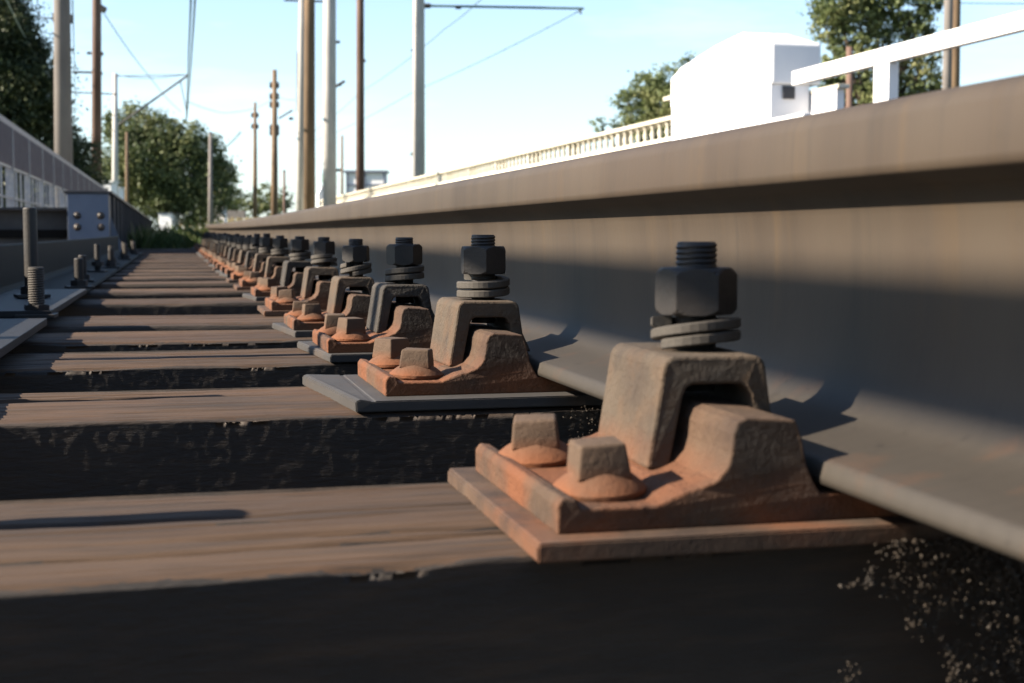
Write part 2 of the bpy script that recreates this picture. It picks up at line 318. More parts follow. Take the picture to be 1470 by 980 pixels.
ORD = ['first', 'second', 'third', 'fourth', 'fifth', 'sixth', 'seventh', 'eighth', 'ninth', 'tenth', 'eleventh', 'twelfth', 'thirteenth', 'fourteenth', 'fifteenth', 'sixteenth',
       'seventeenth', 'eighteenth', 'nineteenth', 'twentieth', 'twenty-first', 'twenty-second', 'twenty-third', 'twenty-fourth', 'twenty-fifth', 'twenty-sixth']
SL = [(.566, .198, -.0027), (1.062, .200, 0), (1.505, .200, -.001), (1.915, .215, -.006), (2.20, .27, -.002), (2.87, .205, 0), (3.42, .20, 0), (3.95, .20, 0)]
for y in BOLT_Y[8:]: SL.append((y-.125, random.uniform(.195, .215), random.uniform(-.003, .001)))
sm = {}
desc = ['with a long thin stud shadow across its brown top', 'with a grey overhanging plate', 'with a deep crack along its brown top', 'grey topped with a rough black side']
for i, (y0, wd, dz) in enumerate(SL):
    v = i if i < 6 else 6+(i % 4)
    if v not in sm: sm[v] = (sleeper_mesh(100+v*17, wd if i < 6 else .205, taper=.05 if i == 0 else 0, fine=i < 4), wd if i < 6 else .205)
    me, w0 = sm[v]
    o = link('sleeper', me, None, (0, y0+w0/2, dz+camber(y0)))
    if i > 5 and i % 2: o.rotation_euler = (0, 0, math.pi); o.location.x = 1.6-random.uniform(0, .25)
    lab = ('%s timber sleeper from the camera, %s' % (ORD[i], desc[i])) if i < 4 else '%s timber sleeper from the camera, weathered brown top under the rail clips' % ORD[i]
    tag(o, lab, 'railway sleeper', 'timber sleepers crossing the bridge deck')

# ------------------------------------------------------------------ running rails
FB = .0227                                        # foot bottom above the sleeper
half = [(0, 0), (.075, 0), (.0752, .003), (.0735, .0098), (.070, .0112), (.055, .0142), (.040, .0178), (.030, .0205), (.0225, .0245), (.0165, .0315), (.0125, .042), (.0105, .055), (.0094, .070), (.0092, .095),
        (.0098, .112), (.0108, .124), (.0135, .1325), (.019, .1375), (.0350, .1415), (.0370, .1432), (.0372, .147), (.0365, .168), (.0345, .1735), (.0300, .1775), (.018, .1797), (0, .1805)]
prof = [(x, z) for x, z in half] + [(-x, z) for x, z in half[::-1][1:-1]]
def rail(xc, label, y0=-1.2, y1=14.6):
    bm = bmesh.new(); prism(bm, prof, y0, y1, 90, camber)
    o = obj('running_rail', bm, M['rail'], None, (xc, 0, FB)); o.data.polygons.foreach_set('use_smooth', [len(p.vertices) < 5 for p in o.data.polygons])
    tag(o, label, 'rail'); return o
XF = .286
rail(XF+.075, 'brown steel running rail filling the right side beside the row of clips')
rail(XF+.075+1.59, 'second running rail of the track, hidden beyond the near rail')

# ------------------------------------------------------------------ rail fastenings
XB = .262
def jitter(bm, amp, seed, dense=True):
    from mathutils import noise
    for v in bm.verts:
        p = v.co*55+Vector((seed, 0, 0)); n = noise.noise_vector(p); n2 = noise.noise_vector(v.co*170+Vector((0, seed, 0)))
        v.co += (n*.65+n2*.35)*amp
def arc(cx, cz, r, a0, a1, n): return [(cx+r*math.cos(R(a0+(a1-a0)*k/n)), cz+r*math.sin(R(a0+(a1-a0)*k/n))) for k in range(n+1)]
def solidify_profile(prof, y0, y1, bev, sub, amp, seed, extra=None):
    bm = bmesh.new(); prism(bm, prof, y0, y1, 1)
    bmesh.ops.recalc_face_normals(bm, faces=bm.faces)
    es = [e for e in bm.edges if len(e.link_faces) == 2 and e.calc_face_angle(0) > R(32)]
    bmesh.ops.bevel(bm, geom=es, offset=bev, segments=2, affect='EDGES', profile=.55, clamp_overlap=True)
    if extra: extra(bm)
    return bm
def base_mesh():
    # base plate of one casting: flange, left lip, rib at the foot edge, seat under the rail
    p = [(-.101, .0085), (.190, .0085), (.190, .0215), (.024, .0215), (.0205, .027), (.0170, .035), (.0150, .046), (.0115, .0555), (-.0125, .0572), (-.0170, .0552), (-.0188, .050), (-.0195, .0415), (-.0215, .0350), (-.0265, .0295),
         (-.034, .0262), (-.042, .0245), (-.050, .0210), (-.055, .0192), (-.0905, .0192), (-.0925, .0235), (-.0985, .0245), (-.101, .021)]
    bm = solidify_profile(p, -.097, .074, .0011, 0, 0, 1)
    jitter(bm, .0006, 3.3)
    return mesh('base_plate', bm, M['cast'])
def clip_mesh():
    p = [(-.0400, .0255), (-.0285, .0255), (-.0215, .061)] + [(-.0195, .0655), (-.0165, .0668)] + [(.0080, .0668), (.0105, .0655), (.0130, .061), (.0150, .050), (.0240, .0375), (.0315, .0372), (.0245, .053)] + \
        arc(.0150, .0740, .0065, 10, 82, 3) + arc(-.0255, .0740, .0065, 98, 168, 3)
    bm = solidify_profile(p, -.044, .046, .0017, 0, 0, 2)
    jitter(bm, .0007, 8.1)
    return mesh('clip', bm, M['clip'])
def sole_mesh(kind):
    bm = bmesh.new()
    if kind == 'wide':                            # thick plate with a bent-down chamfered left end and a groove
        p = [(-.150, .0), (.2, .0), (.2, .0085), (-.112, .0085), (-.113, .0079), (-.1155, .0079), (-.1165, .0085), (-.146, .0098), (-.150, .0085)]
        prism(bm, p, -.125, .085)
        for v in bm.verts:
            if v.co.y < 0 and v.co.x < -.14: v.co.x += .022
    elif kind == 'long':
        p = [(-.118, .0), (.2, .0), (.2, .0085), (-.116, .0085), (-.118, .007)]
        prism(bm, p, -.115, .09)
        for v in bm.verts:
            if v.co.y < 0 and v.co.x < -.11: v.co.x += .018
    else:
        p = [(-.114, 0), (.2, 0), (.2, .0085), (-.112, .0085), (-.114, .0075)]
        prism(bm, p, -.113, .088)
    bmesh.ops.recalc_face_normals(bm, faces=bm.faces)
    bmesh.ops.bevel(bm, geom=[e for e in bm.edges if e.calc_face_angle(0) > R(50)], offset=.0009, segments=2, affect='EDGES')
    jitter(bm, .0004, 5)
    return mesh('sole_plate', bm, M['plate_grey'] if kind != 'plain' else M['plate_rust'])
def hexr(th, s): 
    a = (th % (math.pi/3))-math.pi/6
    return s/2/math.cos(a)
def nut_mesh():
    bm = bmesh.new(); S_ = .0365; zs = [0, .0006, .0016, .003, .012, .0205, .0222, .0234, .0240]
    def rf(th, z, r): return min(hexr(th, S_), .0186+min(z, .003)*1.2 if z < .003 else 9, .0178+(.0240-z)*1.15 if z > .018 else 9)
    lathe(bm, [(1, z) for z in zs], 60, rf=rf)
    for v in bm.verts: v.co.z += .1025
    me = mesh('nut', bm, M['nut']); return me
def washer_mesh(tilt, seed):
    bm = bmesh.new(); n = 64; turns = 1.93; ro, ri, th = .0232, .0128, .0066
    rings = []
    for k in range(n+1):
        a = 2*math.pi*turns*k/n; z = .0005+(.0222-th-.0005)*k/n + .0009*math.sin(a*1.0+seed)
        ring = []
        for r_, zz in ((ri, 0), (ri, th), (ro-.001, th), (ro, th-.001), (ro, .001), (ro-.001, 0)):
            ring.append(bm.verts.new((r_*math.cos(a), r_*math.sin(a), z+zz)))
        rings.append(ring)
    for r0, r1 in zip(rings, rings[1:]):
        for i in range(6): bm.faces.new((r0[i], r0[(i+1) % 6], r1[(i+1) % 6], r1[i]))
    bm.faces.new(rings[0][::-1]); bm.faces.new(rings[-1])
    for v in bm.verts: v.co.z += .0808+tilt*v.co.y
    me = mesh('spring_washer', bm, M['washer']); return me
def thread_mesh(z0, z1, r=.0109, pitch=.0027, name='bolt', m='thread', seg=28):
    bm = bmesh.new(); rows = int((z1-z0)/pitch*4); dep = .0011*r/.0109*(1.3 if r > .012 else 1); rings = []
    for i in range(rows+1):
        z = z0+(z1-z0)*i/rows; ring = []
        for k in range(seg):
            th = 2*math.pi*k/seg; ph = (z/pitch-k/seg) % 1; d = abs(ph-.5)*2
            rr = r-dep*d
            if z1-z < .0018: rr = min(rr, r-.0016*(1-(z1-z)/.0018))
            ring.append(bm.verts.new((rr*math.cos(th), rr*math.sin(th), z)))
        rings.append(ring)
    for r0, r1 in zip(rings, rings[1:]):
        for k in range(seg): bm.faces.new((r0[k], r0[(k+1) % seg], r1[(k+1) % seg], r1[k]))
    bm.faces.new(rings[0][::-1]); bm.faces.new(rings[-1])
    return mesh(name, bm, M[m])
def spike_mesh(top=.018, rot=0, seed=0):
    bm = bmesh.new()
    lathe(bm, [(.0205, 0), (.0222, .0015), (.0224, .0035), (.0205, .0055), (.0165, .0088), (.0135, .0105), (.0125, .0115)], 32)
    h = bmesh.new(); box(h, -.0128, .0128, -.0128, .0128, .0085, .0105+top, taper=.0017)
    bmesh.ops.bevel(h, geom=list(h.edges), offset=.0016, segments=3, affect='EDGES', profile=.6)
    bmesh.ops.rotate(h, verts=h.verts, cent=(0, 0, 0), matrix=Matrix.Rotation(rot, 3, 'Z'))
    tmp = bpy.data.meshes.new('t'); h.to_mesh(tmp); h.free(); bm.from_mesh(tmp); bpy.data.meshes.remove(tmp)
    jitter(bm, .0009, seed)
    for v in bm.verts: v.co.z += .019
    me = mesh('screw_spike', bm, M['dome']); me.polygons.foreach_set('use_smooth', [True]*len(me.polygons)); me.set_sharp_from_angle(angle=R(40)); return me
bme, cme = base_mesh(), clip_mesh()
cmd = cme.copy(); cmd.materials.clear(); cmd.materials.append(M['clip_dark'])
soles = {k: sole_mesh(k) for k in ('plain', 'wide', 'long')}
nme = nut_mesh(); washers = [washer_mesh(.10, 0), washer_mesh(-.02, 2), washer_mesh(.03, 4)]
bolt_me = thread_mesh(.060, .1365)
spikes = [spike_mesh(.0145, R(8), 1), spike_mesh(.0135, R(-14), 2), spike_mesh(.0155, R(30), 3)]
fl = ['nearest the camera, orange rusted base plate and tall bolt', 'on a wide protruding grey plate', 'with dark rough clip and pale coach screw heads',
      'with a grey wear plate and split spring washer']
for i, y in enumerate(BOLT_Y):
    lab = '%s rail fastening from the camera, %s' % (ORD[i], fl[i] if i < 4 else 'rusty clip and nut at the rail foot')
    rt = empty('rail_fastening', (XB, y, (SL[i][2] if i < len(SL) else 0)+camber(y)-(.0005 if i == 0 else 0)), lab, 'rail fastening', 'rail fastenings in a row along the rail')
    k = 'plain' if i == 0 else 'wide' if i == 1 else random.choice(['long', 'long', 'plain']) if i > 3 else 'long'
    link('sole_plate', soles[k], rt); link('base_plate', bme, rt)
    c_ = link('clip', cme if i % 3 != 2 else cmd, rt); b_ = link('bolt', bolt_me, rt); wz = link('spring_washer', washers[i % 3], rt); n_ = link('nut', nme, rt)
    rr = random.Random(i*5+1)
    c_.rotation_euler = (0, 0, R(rr.uniform(-1.5, 1.5))); c_.location.y = rr.uniform(-.002, .002)
    wz.rotation_euler = (0, 0, R([200, 150, 110, 250, 330][i % 5])); n_.rotation_euler = (0, 0, R([38, 25, 44, 12, 30][i % 5])+rr.uniform(-.1, .1))
    dz = [0.001, 0.0, -.001, .001][i % 4]+rr.uniform(-.001, .001); b_.location.z = [-.0005, 0, -.002, 0][i] if i < 4 else rr.uniform(-.004, .004)
    if i > 0: wz.scale.z = 1+rr.uniform(-.04, .06); wz.location.z = .0808*(1-wz.scale.z)
    if i == 0: n_.location.z = -.0038; wz.scale.z = .82; wz.location.z = .0808*.18
    b_.rotation_euler.z = rr.uniform(0, 6)
    for j, (sx, sy_) in enumerate(((-.070, -.063), (-.077, .036))):
        s_ = link('screw_spike', spikes[(i+j) % 3], rt, (sx+rr.uniform(-.003, .003), sy_+rr.uniform(-.004, .004), 0)); s_.rotation_euler = (rr.uniform(-.05, .05), rr.uniform(-.05, .05), rr.uniform(-.2, .2))
# dirt crumbs stuck to the sleeper face under the rail
def crumbs(y_face, xr, zr, n, seed, label):
    rs = np.random.RandomState(seed)
    u = rs.rand(n)**.6; x = xr[0]+(xr[1]-xr[0])*u; z = rs.uniform(zr[0], zr[1], n)
    f = vnoise(x*55+9, z*55+90, 77)*.35+vnoise(x*160+9, z*160+90, 78)*.2+rs.rand(n)*.45
    keep = f > np.clip(1.06-.9*u, .35, 1)
    x, z, u = x[keep], z[keep], u[keep]; n = len(x)
    sz = rs.choice([.0005, .0007, .0009, .0012, .0018], n, p=[.34, .32, .2, .12, .02])*rs.uniform(.7, 1.3, n)
    ico = np.array([(0, 0, 1), (.9, 0, .1), (.2, .9, -.1), (-.8, .4, .1), (-.6, -.8, -.1), (.4, -.9, .1), (0, 0, -1)])
    tri = np.array([(0, 1, 2), (0, 2, 3), (0, 3, 4), (0, 4, 5), (0, 5, 1), (6, 2, 1), (6, 3, 2), (6, 4, 3), (6, 5, 4), (6, 1, 5)])
    A = rs.normal(size=(n, 3, 3)); Q = np.linalg.qr(A)[0]
    V = np.einsum('nij,kj->nki', Q, ico)*sz[:, None, None]*rs.uniform(.6, 1.4, (n, 7, 1))
    y = y_face-rs.rand(n)*.005*u-sz*.2
    V += np.stack([x, y, z], -1)[:, None, :]
    F = tri[None]+7*np.arange(n)[:, None, None]
    me = bpy.data.meshes.new('dirt_crumbs'); me.from_pydata(V.reshape(-1, 3).tolist(), [], F.reshape(-1, 3).tolist()); me.materials.append(M['crumb'])
    tag(link('dirt_crumbs', me), label, 'dirt', None, 'stuff')
crumbs(.5585, (.20, .52), (-.14, .0), 110000, 1, 'brown oily dirt crumbs caked on the near sleeper face below the rail')
crumbs(1.062, (.20, .50), (-.10, .0), 9000, 2, 'dark dirt crumbs caked on the second sleeper face below the rail')

# ------------------------------------------------------------------ guard angle with studs
ga = empty('guard_angle', (-.343, 0, 0), 'dark steel guard angle running along the left ends of the sleepers', 'guard angle')
bm = bmesh.new(); prism(bm, [(-.012, .002), (.148, .002), (.150, .006), (.146, .013), (.012, .0145), (.004, .020), (0, .028), (0, .112), (-.003, .116), (-.010, .116), (-.012, .113)], -1.2, 9.35, 30, camber)
obj('angle_bar', bm, M['angle'], ga)
for y0, y1, x1 in ((-.4, 1.98, .175), (2.18, 3.06, .164)):
    bm = bmesh.new(); box(bm, .02, x1, y0, y1, .0150, .0245, bev=.001); obj('cover_plate', bm, M['cover'], ga)
stud_me = thread_mesh(0, .118, .0095, .0030, 'stud', 'dark_iron', 16)
stud_s = thread_mesh(0, .076, .0125, .0036, 'stud', 'washer', 20)
def plain_stud(h, r=.0105):
    bm = bmesh.new(); lathe(bm, [(r, 0), (r, h-.003), (r*.93, h-.001), (r*.7, h)], 20); return mesh('stud', bm, M['dark_iron'], False)
ps, pl = plain_stud(.070), plain_stud(.160, .0120)
bm = bmesh.new(); lathe(bm, [(1, z) for z in (0, .002, .012, .014)], 48, rf=lambda th, z, r: min(hexr(th, .034), .0175+(.014-z)*1.1)); gn = mesh('nut', bm, M['dark_iron'])
bm = bmesh.new(); box(bm, -.028, .028, -.028, .028, 0, .006, bev=.001); gw = mesh('washer_plate', bm, M['dark_iron'])
def stud(x_, y, me, z0=.0245, nut=True, nutz=.006, lean=0):
    z = z0+camber(y); x = x_+(.015 if y > 1.5 else 0)
    s = link('stud', me, ga, (x+.343, y, z)); s.rotation_euler.x = lean
    wq = link('washer_plate', gw, s); wq.rotation_euler.z = random.uniform(-.3, .3)
    if nut: nn = link('nut', gn, s, (0, 0, nutz)); nn.rotation_euler.z = random.uniform(0, 1)
    return s
stud(-.215, .70, stud_me); stud(-.205, 1.20, stud_me, z0=.0245)
stud(-.216, 2.20, stud_s, z0=.012); stud(-.262, 2.62, pl, nut=True)
stud(-.225, 3.32, ps, z0=.013); stud(-.245, 3.78, ps, z0=.013); stud(-.255, 4.72, thread_mesh(0, .09, .0105, .003, 'stud', 'dark_iron', 16), z0=.013, nutz=.02)
for i, y in enumerate([5.25, 5.75, 6.3, 6.8, 7.2, 7.8, 8.3, 8.8]):
    stud(-.235-.02*(i % 3), y, (ps, stud_s)[i % 2], z0=.013)

# ------------------------------------------------------------------ left: box girder, cross beam, railing
gd = empty('parapet_girder', (-.53, 9.42, 0), 'long dark ribbed steel girder with a pale blue riveted end plate', 'girder')
bm = bmesh.new(); box(bm, -.125, .125, .02, 18.5, -.02, .405); obj('web_plate', bm, M['girder'], gd)
bm = bmesh.new(); box(bm, -.15, .15, -.01, 18.5, .407, .424, bev=.002); obj('top_flange', bm, M['girder'], gd)
ep = bm = bmesh.new(); box(bm, -.128, .128, 0, .018, -.02, .405, bev=.002); ep = obj('end_plate', bm, M['blue_plate'], gd)
bm = bmesh.new(); lathe(bm, [(.024, 0), (.024, .003), (.019, .006), (.0185, .010), (.012, .017), (.004, .019)], 16)
bmesh.ops.rotate(bm, verts=bm.verts, cent=(0, 0, 0), matrix=Matrix.Rotation(R(90), 3, 'X')); rv = mesh('rivet', bm, M['rivet'], True)
for x in (-.068, .078):
    for z in (.09, .19, .265)[1:] + (.06,): link('rivet', rv, ep, (x, 0, z))
for k in range(26):
    bm_y = .35+k*.68
    if k == 0: bm = bmesh.new(); box(bm, .1265, .148, -.006, .006, -.02, .405); rib = mesh('rib', bm, M['girder'])
    link('rib', rib, gd, (0, bm_y, 0))
bm = bmesh.new(); prism(bm, [(.1265, 0.02), (.215, .02), (.128, .27)], .20, .212); obj('gusset', bm, M['blue_plate'], gd)
cb = empty('cross_beam', (-1.4, 9.6, 0), 'dark steel cross beam below the railing, left of the blue end plate', 'beam')
bm = bmesh.new(); box(bm, -1.2, .735, 0, .014, -.02, .30); obj('web_plate', bm, M['girder'], cb)
for z in (.302, -.036): bm = bmesh.new(); box(bm, -1.2, .735, -.10, .10, z, z+.016); obj('flange', bm, M['girder'], cb)
bm = bmesh.new(); box(bm, -1.0, .735, -.030, -.016, .12, .175); obj('stiffener', bm, M['angle'], cb)
# walkway under the railing
bm = bmesh.new(); box(bm, -2.3, -1.35, 9.9, 42, .05, .22); obj_ = obj('walkway', bm, M['grey_pole']); tag(obj_, kind='structure')
XR = -1.5
rg = empty('bridge_railing', (XR, 0, 0), 'grey painted bridge railing with dense uprights receding along the left edge', 'railing')
RY0, RY1, dy = -4.0, 41.0, 1.57
HT = CH+1.088
bm = bmesh.new(); prism(bm, [(-.013, HT-.062), (.011, HT-.062), (.013, HT-.058), (.013, HT-.004), (.009, HT), (-.009, HT), (-.013, HT-.004)], RY0, RY1); obj('handrail', bm, M['railing_top'], rg)
bm = bmesh.new(); box(bm, -.012, .010, RY0, RY1, .775, .795); obj('mid_rail', bm, M['railing'], rg)
bm = bmesh.new(); box(bm, -.015, .015, RY0, RY1, .245, .27); obj('bottom_rail', bm, M['railing'], rg)
bm = bmesh.new(); box(bm, -.011, .009, RY0, RY1, .49, .502); obj('middle_strip', bm, M['railing'], rg)
bm = bmesh.new(); box(bm, -.03, .03, -.018, .018, .20, HT-.063); pm = mesh('post', bm, M['railing'])
y = RY0+.9
while y < RY1: link('post', pm, rg, (0, y, 0)); y += dy
bm = bmesh.new(); box(bm, -.010, .010, -.006, .006, .273, .773); bl = mesh('baluster', bm, M['railing'])
y = 7.5
while y < 40: link('baluster', bl, rg, (0, y, 0)); y += .42
bm = bmesh.new(); y = RY0+.1
while y < RY1-.1: box(bm, -.024, .022, y-.0005, y+.0005, .797, HT-.063); y += .014
tag(obj('upper_lattice', bm, M['railing_top'], rg), kind='stuff')

# ------------------------------------------------------------------ right: balustrade, pylon, white handrail
XW = 4.72
bz = empty('balustrade', (XW, 12.8, 0), 'cream concrete balustrade with stubby balusters running away beyond the rail', 'balustrade')
L_ = 33.5; zb = CH+.955; zt = CH+1.165
bm = bmesh.new(); box(bm, 0, .25, 0, L_, GZ, zb-.05); obj('parapet_wall', bm, M['cream'], bz)
bm = bmesh.new(); box(bm, -.03, .28, 0, L_, zb-.049, zb, bev=.006); obj('base_course', bm, M['cream'], bz)
bm = bmesh.new(); box(bm, .0, .25, 0, L_, zt-.040, zt, bev=.008); obj('coping', bm, M['cream'], bz)
bm = bmesh.new(); h = zt-.045-zb; lathe(bm, [(.024, 0), (.024, h*.1), (.014, h*.18), (.028, h*.40), (.025, h*.5), (.013, h*.8), (.023, h*.88), (.023, h)], 12); bal = mesh('baluster', bm, M['cream'], True)
bm = bmesh.new(); box(bm, .035, .20, -.04, .04, zb+.001, zt-.046); pier = mesh('pier', bm, M['cream'])
k = 0; y = .12
while y < L_-.1:
    if k % 9 == 8: link('pier', pier, bz, (0, y, 0))
    else: link('baluster', bal, bz, (.05, y, zb))
    y += .222; k += 1
bm = bmesh.new(); prism(bm, [(-.05, GZ), (.35, GZ), (.35, 1.55), (.22, 1.72), (.05, 1.72), (-.05, 1.5)], L_+.02, L_+.6); obj('end_block', bm, M['white'], bz)
py_ = empty('bridge_pylon', (4.65, 10.39, 0), 'big white limewashed bridge pylon with a rounded hipped top beside the handrail', 'pylon')
def sideprism(bm, prof, x0, x1):               # profile in (y,z), swept along x
    a = [bm.verts.new((x0, y, z)) for y, z in prof]; b = [bm.verts.new((x1, y, z)) for y, z in prof]; n = len(prof)
    for k in range(n): bm.faces.new((a[k], a[(k+1) % n], b[(k+1) % n], b[k]))
    bm.faces.new(a[::-1]); bm.faces.new(b)
bm = bmesh.new(); sideprism(bm, [(.03, GZ), (2.30, GZ), (2.30, 1.52), (2.30, CH+1.20), (.03, CH+1.20)], .0, .33); obj('shaft', bm, M['white'], py_)
bm = bmesh.new(); sideprism(bm, [(0, CH+1.202), (2.32, CH+1.202), (2.32, CH+1.49), (2.05, CH+1.57), (1.2, CH+1.66), (.62, CH+1.69), (.0, CH+1.53)], -.012, .42); bevmod(obj('cap', bm, M['white'], py_), .02)
for z in (1.09, .85): bm = bmesh.new(); box(bm, .10, .20, .012, .08, CH+z, CH+z+.10); obj('socket_shade', bm, M['black'], py_)  # solid black blocks painted as the shade inside the pipe holes
bm = bmesh.new(); box(bm, .345, .41, -.42, .30, GZ, CH+1.13); obj('wing_block', bm, M['white'], py_)
bm = bmesh.new(); box(bm, .338, .435, -.46, .33, CH+1.132, CH+1.165, bev=.005); obj('wing_slab', bm, M['cream'], py_)
bm = bmesh.new(); box(bm, .04, .30, 2.325, 2.42, GZ, CH+1.30); obj('back_block', bm, M['white'], py_)
bm = bmesh.new(); box(bm, .0, .34, 2.325, 2.56, CH+1.302, CH+1.34, bev=.005); obj('wing_slab', bm, M['cream'], py_)
hr = empty('white_handrail', (4.55, 8.4, 0), 'thick white painted handrail on a square post at the upper right', 'handrail')
bm = bmesh.new(); box(bm, -.03, .035, -6, 1.36, CH+1.12, CH+1.225, bev=.01); obj('top_rail', bm, M['white'], hr)
bm = bmesh.new(); box(bm, -.03, .035, 1.15, 2.0, CH+.85, CH+.905, bev=.01); obj('lower_rail', bm, M['white'], hr)
for y in (0, -2.5, -5): bm = bmesh.new(); box(bm, -.025, .045, y-.10, y+.10, GZ, CH+1.118); obj('post', bm, M['white'], hr)

# ------------------------------------------------------------------ poles and masts
def pole(name, px, z, wpx, pytop, m, label, cat, taper=.8, extras=None, group='poles and masts behind the bridge', pbx=None, n=16):
    """vertical pole whose base stands on the ground; px at horizon; wpx width in photo pixels"""
    b = at(px, 338, z); r = wpx*z/4000
    zt_ = at(px, pytop, z).z
    rt = empty(name, (b.x, b.y, GZ), label, cat, group)
    hh = zt_-GZ; bm = bmesh.new()
    pts = [(0, 0, 0), (0, 0, hh*.5), (0, 0, hh)]
    q = Vector((b.x, b.y, zt_))-Vector((0, 0, CH)); qx = 735+2000*q.dot(RGT)/q.dot(FWD); tgt = px if pbx is None else px+(pbx-px)*(338-pytop)/338
    dx = (tgt-qx)*z/2000
    pts = [(0, 0, 0), (dx*.5, 0, hh*.5), (dx, 0, hh)]
    tube(bm, pts, [r, r*(1+taper)/2, r*taper], n); o = obj('shaft', bm, M[m], rt); o.data.polygons.foreach_set('use_smooth', [len(p.vertices) < 5 for p in o.data.polygons])
    rt['h'] = hh
    def part(nm, p0, p1, rad, m_='black', nseg=8):
        a = at(*p0, z)-Vector((b.x, b.y, GZ)); c = at(*p1, z)-Vector((b.x, b.y, GZ)); q = bmesh.new(); tube(q, [a, c], rad, nseg); return obj(nm, q, M[m_], rt)
    if extras: extras(part, r, z)
    del rt['h']
    return rt
def ins(part, x, y, z, s=4):
    part('insulator', (x-s, y), (x+s, y), s*.7*z/2000, 'black')
def e1(part, r, z):
    part('cross_arm', (76, 26), (54, 25), .012); ins(part, 55, 18, z, 2); part('clamp', (77, 26), (104, 27), r*.5); ins(part, 102, 71, z, 3)
pole('concrete_mast', 92, 24, 27, -520, 'grey_pole', 'thick grey concrete mast at the left before the dark tree', 'mast', .62, e1, pbx=88)
def e2(part, r, z):
    part('cross_arm', (104, 103), (145, 104), .03); ins(part, 144, 77, z, 4); ins(part, 128, 76, z, 3); ins(part, 144, 105, z, 3); part('lamp', (143, 10), (151, 15), .09)
    part('cross_arm', (102, 132), (168, 135), .018)
pole('rusty_mast', 138, 38, 15, -420, 'rust_pole', 'brown rust stained mast carrying a small dark lamp, right of the thick mast', 'mast', .62, e2)
pole('thin_concrete_mast', 165, 58, 10.5, 107, 'concrete_pole', 'pale concrete mast with a long sloping bracket, before the middle tree', 'mast', .62,
     lambda part, r, z: (part('bracket', (166, 182), (271, 107), .045), part('tie', (168, 109), (270, 107), .015), part('tie', (259, 117), (268, 160), .02)))
pole('weathered_post', 182, 62, 6, 190, 'wood_pole', 'short brown timber post beside the pale mast at left', 'post', .7)
pole('plain_pole', 302, 62, 8, 190, 'grey_pole', 'plain pale grey pole standing before the right edge of the middle tree', 'pole', .6)
def e5(part, r, z):
    for y in (165, 181): ins(part, 366, y, z, 5)
pole('timber_pole', 366, 96, 8, 148, 'wood_pole', 'slim brown pole in the gap left of the taller banded pole', 'pole', .5, e5)
def e6(part, r, z):
    for y in (122, 138, 150, 183, 190): ins(part, 394, y, z, 6.5)
    part('bracket', (400, 170), (420, 158), .05); ins(part, 418, 170, z, 3)
pole('timber_pole', 394, 78, 11.5, 102, 'wood_pole', 'tall brown pole with several insulator collars and a short bracket', 'pole', .55, e6)
pole('timber_pole', 408, 120, 4, 244, 'rust_pole', 'short dark pole before the small distant tree', 'pole', .8)
pole('steel_mast', 430, 42, 12, -430, 'concrete_pole', 'pale blue grey mast with a dark sleeve, leftmost of the middle cluster', 'mast', .75,
     lambda part, r, z: (part('sleeve', (431.5, 74), (431, 160), r*.9), part('cross_arm', (408, 0), (470, 2), .03)), pbx=434)
pole('timber_pole', 444, 39, 17, -430, 'wood_pole', 'stout orange brown timber mast touching the pale blue mast', 'pole', .75)
def e9(part, r, z):
    part('green_band', (473, 250), (473, 262), r*1.03, 'green', 16); part('red_band', (473, 266), (473, 271), r*1.035, 'red', 16)
    ins(part, 485, 60, z, 3); ins(part, 486, 244, z, 3); part('bracket', (482, 124), (495, 116), .035); ins(part, 488, 122, z, 2)
pole('painted_mast', 473, 34, 19.5, -420, 'concrete_pole', 'white concrete mast with a green and a red painted band', 'mast', .8, e9)
pole('thin_post', 491, 72, 4, 195, 'wood_pole', 'thin dark post between the banded mast and brown mast', 'post', .8)
pole('timber_pole', 517, 46, 13, -380, 'rust_pole', 'brown mast standing above the white and blue boards', 'pole', .6, lambda part, r, z: (ins(part, 522, 87, z, 3)))
def e12(part, r, z):
    part('cross_arm', (612, 8), (838, 12), .035, 'wire'); part('cross_arm_tip', (832, 12), (834, 20), .03); ins(part, 658, 10, z, 4); ins(part, 613, 8, z, 5)
    ins(part, 593, 72, z, 2.5); ins(part, 592, 221, z, 2.5)
pole('concrete_mast', 601, 40, 19, -420, 'concrete_pole', 'bright white concrete mast with a long horizontal arm near the top', 'mast', .7, e12)
pole('steel_mast', 1355, 46, 14, -300, 'grey_pole', 'grey mast at the right, left one of the close pair', 'mast', .8, pbx=1362)
pole('timber_pole', 1368, 47, 15, -300, 'wood_pole', 'brown timber mast at the right with a dark clamp, right one of the close pair', 'pole', .85, lambda part, r, z: (ins(part, 1373, 31, z, 5)), pbx=1372)
pole('short_post', 1219, 44, 10, 70, 'rust_pole', 'short brown post in front of the right tree', 'post', .9)

# overhead wires
def wire(pts, label, rad=.012, z_is=True):
    P = [at(*p) for p in pts]; full = []
    for a, b in zip(P, P[1:]):
        n = 10; L = (b-a).length
        for k in range(n): t = k/n; q = a.lerp(b, t); q.z -= .004*L*4*t*(1-t); full.append(q)
    full.append(P[-1]); bm = bmesh.new(); tube(bm, full, rad*1.35, 5)
    tag(obj('overhead_wire', bm, M['wire']), label, 'wire', 'overhead wires')
wire([(838, 12, 40), (600, 128, 62), (440, 205, 120)], 'sloping contact wire crossing from the long arm down to the left')
wire([(283, -60, 22), (276, 60, 34), (268, 170, 62)], 'left one of the two near vertical wires above the middle tree', .016)
wire([(276, -60, 22), (271, 70, 36), (267, 175, 64)], 'right one of the two near vertical wires above the middle tree', .016)
wire([(700, -10, 40), (640, 40, 52), (520, 130, 90), (430, 200, 170)], 'faint upper wire running left across the open sky')
